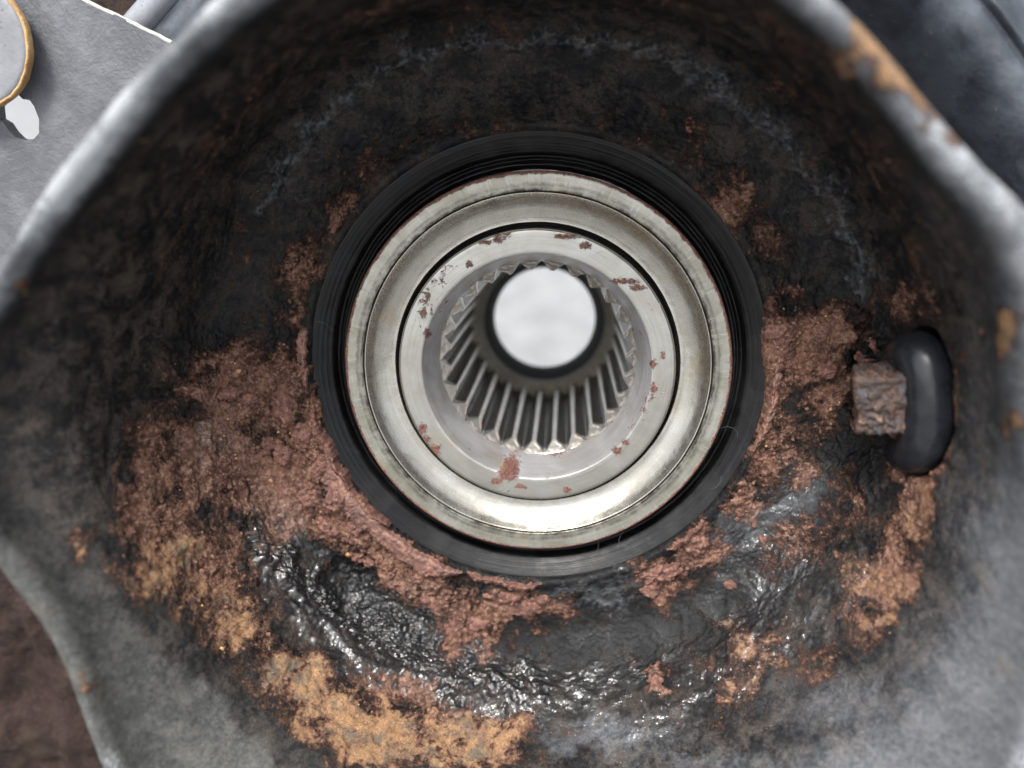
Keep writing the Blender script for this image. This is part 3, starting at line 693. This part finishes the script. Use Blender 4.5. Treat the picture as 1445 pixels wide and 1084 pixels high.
pg, ng = surf_z(1304, 640)
pz = 1.15
c = at(1302, 568, pz-.05)
gro = empty('rubber_grommet', c, 'smooth glossy black oval grommet sunk in the casting right of the bearing', 'grommet')
E = (np.array([1.0, 0, 0]), np.array([0, 1.0, 0]), np.array([0, 0, 1.0]))
def loop():
    P = np.array([at(1272, 512, pz-.55), at(1290, 492, pz-.12), at(1307, 512, pz+.10), at(1314, 568, pz+.16), at(1308, 620, pz+.10), at(1292, 642, pz-.12), at(1276, 640, pz-.6)])
    P = chaikin(P, 4)-c
    tn = np.gradient(P, axis=0); tn /= np.linalg.norm(tn, axis=1)[:, None]
    out = np.array([0.35, 0, 1.0]); s_ = np.cross(tn, out); s_ /= np.linalg.norm(s_, axis=1)[:, None]; b_ = np.cross(s_, tn)
    a = np.linspace(0, 2*math.pi, 48, endpoint=False)
    u = np.linspace(-1, 1, len(P)); rd = (.30-.06*u*u)[:, None, None]
    V_ = P[:, None]+rd*(1.0*np.cos(a)[None, :, None]*s_[:, None]+1.0*np.sin(a)[None, :, None]*b_[:, None])
    V_ = V_.reshape(-1, 3); V_ += .012*np.stack([fbm(V_, 2.5, 3, off=k*7.) for k in range(3)], -1)
    return mesh_np('grommet_body', V_, grid_faces(len(P), 48, True))
obj('grommet_body', loop(), M['grommet'], gro)
c2 = at(1245, 561, pz-.14)
stub = empty('corroded_stub', c2, 'square corroded brown metal stub butting against the glossy oval grommet', 'stub')
def block():
    import bmesh
    bm = bmesh.new(); bmesh.ops.create_cube(bm, size=1.0)
    bmesh.ops.bevel(bm, geom=bm.edges[:], offset=.07, segments=2, affect='EDGES', profile=.6)
    for _ in range(5):
        bmesh.ops.subdivide_edges(bm, edges=[e for e in bm.edges if e.calc_length() > .03], cuts=1, use_grid_fill=True)
        if len(bm.verts) > 12000: break
    me = bpy.data.meshes.new('stub_body'); bm.to_mesh(me); bm.free()
    A = np.empty(len(me.vertices)*3, np.float32); me.vertices.foreach_get('co', A); A = A.reshape(-1, 3).astype(float)
    nn = A/np.linalg.norm(A, axis=1)[:, None]
    A = A*np.array([.66, .76, .56])
    A[:, 0] *= 1.0+.10*A[:, 1]
    d = .05*fbm(A, 3.0, 4, .6, 4.)-.07*np.abs(fbm(A, 5.0, 4, .65, 9.))+.015*fbm(A, 20, 3, .6, 2.)
    A += nn*d[:, None]
    me.vertices.foreach_set('co', A.astype(np.float32).ravel()); me.polygons.foreach_set('use_smooth', [True]*len(me.polygons)); me.update(); return me
sb_ = obj('stub_body', block(), M['block'], stub); sb_.rotation_euler = (math.radians(6), math.radians(-16), math.radians(5))

# ------------------------------------------------------------------ plate, disc and tube behind the upper left rim
def slab(name, poly, z, t, mat, parent=None, hole=None, org=None, bevel=0.03):
    import bmesh
    bm = bmesh.new()
    org = np.array(org if org is not None else (0, 0, 0), float)
    vs = [bm.verts.new(tuple(at(x, y, z)-org)) for x, y in poly]
    edges = [bm.edges.new((vs[i], vs[(i+1) % len(vs)])) for i in range(len(vs))]
    if hole:
        hv = [bm.verts.new(tuple(at(x, y, z)-org)) for x, y in hole]
        edges += [bm.edges.new((hv[i], hv[(i+1) % len(hv)])) for i in range(len(hv))]
    bmesh.ops.triangle_fill(bm, use_beauty=True, use_dissolve=False, edges=edges)
    ge = bmesh.ops.extrude_face_region(bm, geom=bm.faces[:])
    bmesh.ops.translate(bm, vec=(0, 0, -t), verts=[v for v in ge['geom'] if isinstance(v, bmesh.types.BMVert)])
    bmesh.ops.recalc_face_normals(bm, faces=bm.faces)
    me = bpy.data.meshes.new(name); bm.to_mesh(me); bm.free()
    return obj(name, me, mat, parent)
zp = -0.3
o0 = at(120, 180, zp)
pl = empty('bracket_plate', o0, 'flat grey painted bracket plate behind the upper left rim, with a torn white gap', 'bracket')
hole_poly = [(2, 138), (14, 128), (24, 132), (32, 140), (40, 139), (48, 150), (55, 168), (55, 188), (48, 196), (34, 198), (22, 194), (12, 184), (4, 172), (-6, 166), (-8, 148)]
slab('plate', [(-260, -90), (60, -25), (108, -4), (150, 14), (195, 36), (245, 60), (330, 130), (330, 700), (-260, 700)], zp, .22, M['plate'], pl, hole_poly, o0)
def sweep(name, pts, rad, mat, parent=None, org=(0, 0, 0), n=20, jit=0.0):
    P = np.array(pts, float)-np.array(org, float)
    if len(P) > 2: P = chaikin(P, 2)
    tn = np.gradient(P, axis=0); tn /= np.linalg.norm(tn, axis=1)[:, None]
    up = np.array([0, 0, 1.0]); s = np.cross(tn, up); s /= np.linalg.norm(s, axis=1)[:, None]; b = np.cross(s, tn)
    a = np.linspace(0, 2*math.pi, n, endpoint=False)
    rad = np.broadcast_to(np.asarray(rad, float), (len(P),)) if np.ndim(rad) else np.full(len(P), rad)
    V_ = P[:, None, :]+rad[:, None, None]*(np.cos(a)[None, :, None]*s[:, None, :]+np.sin(a)[None, :, None]*b[:, None, :])
    V_ = V_.reshape(-1, 3)
    if jit: V_ = V_ + jit*np.stack([fbm(V_, 4, 3, off=k*9.) for k in range(3)], -1)
    return obj(name, mesh_np(name, V_, grid_faces(len(P), n, True)), mat, parent)
sweep('scraped_edge', [at(x, y, zp-.02) for x, y in [(60, -25), (108, -3), (150, 15), (195, 37), (243, 60)]], .028, M['edge'], pl, o0, jit=.012)
cd = at(-48, 60, zp+.35)
dk = empty('round_disc', cd, 'round grey disc with thin orange rusty edge in the upper left corner', 'disc')
lathe('disc_face', [(.84, 0), (.80, .03), (.5, .05), (.0, .05)], M['disc'], dk, 96, .006, sub=2)
lathe('disc_edge', [(.86, -.12), (.875, -.08), (.875, -.02), (.86, .01), (.835, .005)], M['orange'], dk, 160, .02, sub=2)
tb = empty('steel_tube', at(200, 20, -1.2), 'shiny pale steel tube passing behind the bracket plate', 'tube')
sweep('tube_body', [at(120, 120, -1.2), at(215, 15, -1.2), at(330, -120, -1.2)], .22, M['tube'], tb, at(200, 20, -1.2), 32)
hs_ = empty('dark_hose', at(268, 42, -1.3), 'dark blue black hose between the pale tube and the upper left rim', 'hose')
sweep('hose_body', [at(170, 150, -1.3), at(268, 42, -1.3), at(380, -90, -1.3)], .34, M['dshield'], hs_, at(268, 42, -1.3), 32)
bp = empty('dark_backing', at(260, 60, -2), 'dark rusty backing panel added far behind the pale tube at the upper left', 'panel')
slab('panel_body', [(-500, -500), (700, -500), (700, 60), (500, 300), (330, 140), (240, 70), (100, 60), (60, 0), (-500, -60)], -2.0, .2, M['arm'], bp, None, at(260, 60, -2))  # added dark backing keeps the bright ground from showing in the gaps

# ------------------------------------------------------------------ dust shield behind the upper right rim
c0 = at(742, 600, 0.2)
ds = empty('dust_shield', c0, 'curved blue black steel shield with raised ridge behind the upper right rim', 'shield')
pr = [(5.9, -1.6), (6.8, -.9), (7.0, -.3), (7.22, .10), (7.42, .22), (7.60, .19), (7.67, .11), (7.70, .21), (7.75, .24), (7.81, .14), (8.05, -.15), (8.5, -.7), (10.5, -.9), (13, -.9)]
pr = chaikin(np.array(pr), 3)
a_ = np.radians(np.linspace(-12, 92, 400))
V_ = np.stack([pr[:, 0][:, None]*np.cos(a_), pr[:, 0][:, None]*np.sin(a_), pr[:, 1][:, None]+0*a_], -1).reshape(-1, 3)
V_[:, 2] += .03*fbm(V_, 1.2, 3)
obj('shield_body', mesh_np('shield_body', V_, grid_faces(len(pr), 400, False)[:, ::-1]), M['dshield'], ds)

# ------------------------------------------------------------------ rusted arm beyond the lower left lip
ca_ = at(20, 1000, -.6)
arm = empty('suspension_arm', ca_, 'brown rusted arm seen past the lower left lip of the casting', 'arm')
n = 160
gx, gy = np.meshgrid(np.linspace(-9, 5, n), np.linspace(-9, 7, n))
V_ = np.stack([gx, gy, 0*gx], -1).reshape(-1, 3)
V_[:, 2] = .3*fbm(V_, .7, 3)+.14*fbm(V_, 2.5, 5)
ok = V_ + ca_
rad = np.hypot(ok[:, 0], ok[:, 1])
Fc = grid_faces(n, n, False)
m = (rad[Fc].min(1) > 5.0)
obj('arm_body', mesh_np('arm_body', V_, Fc[m]), M['arm'], arm)
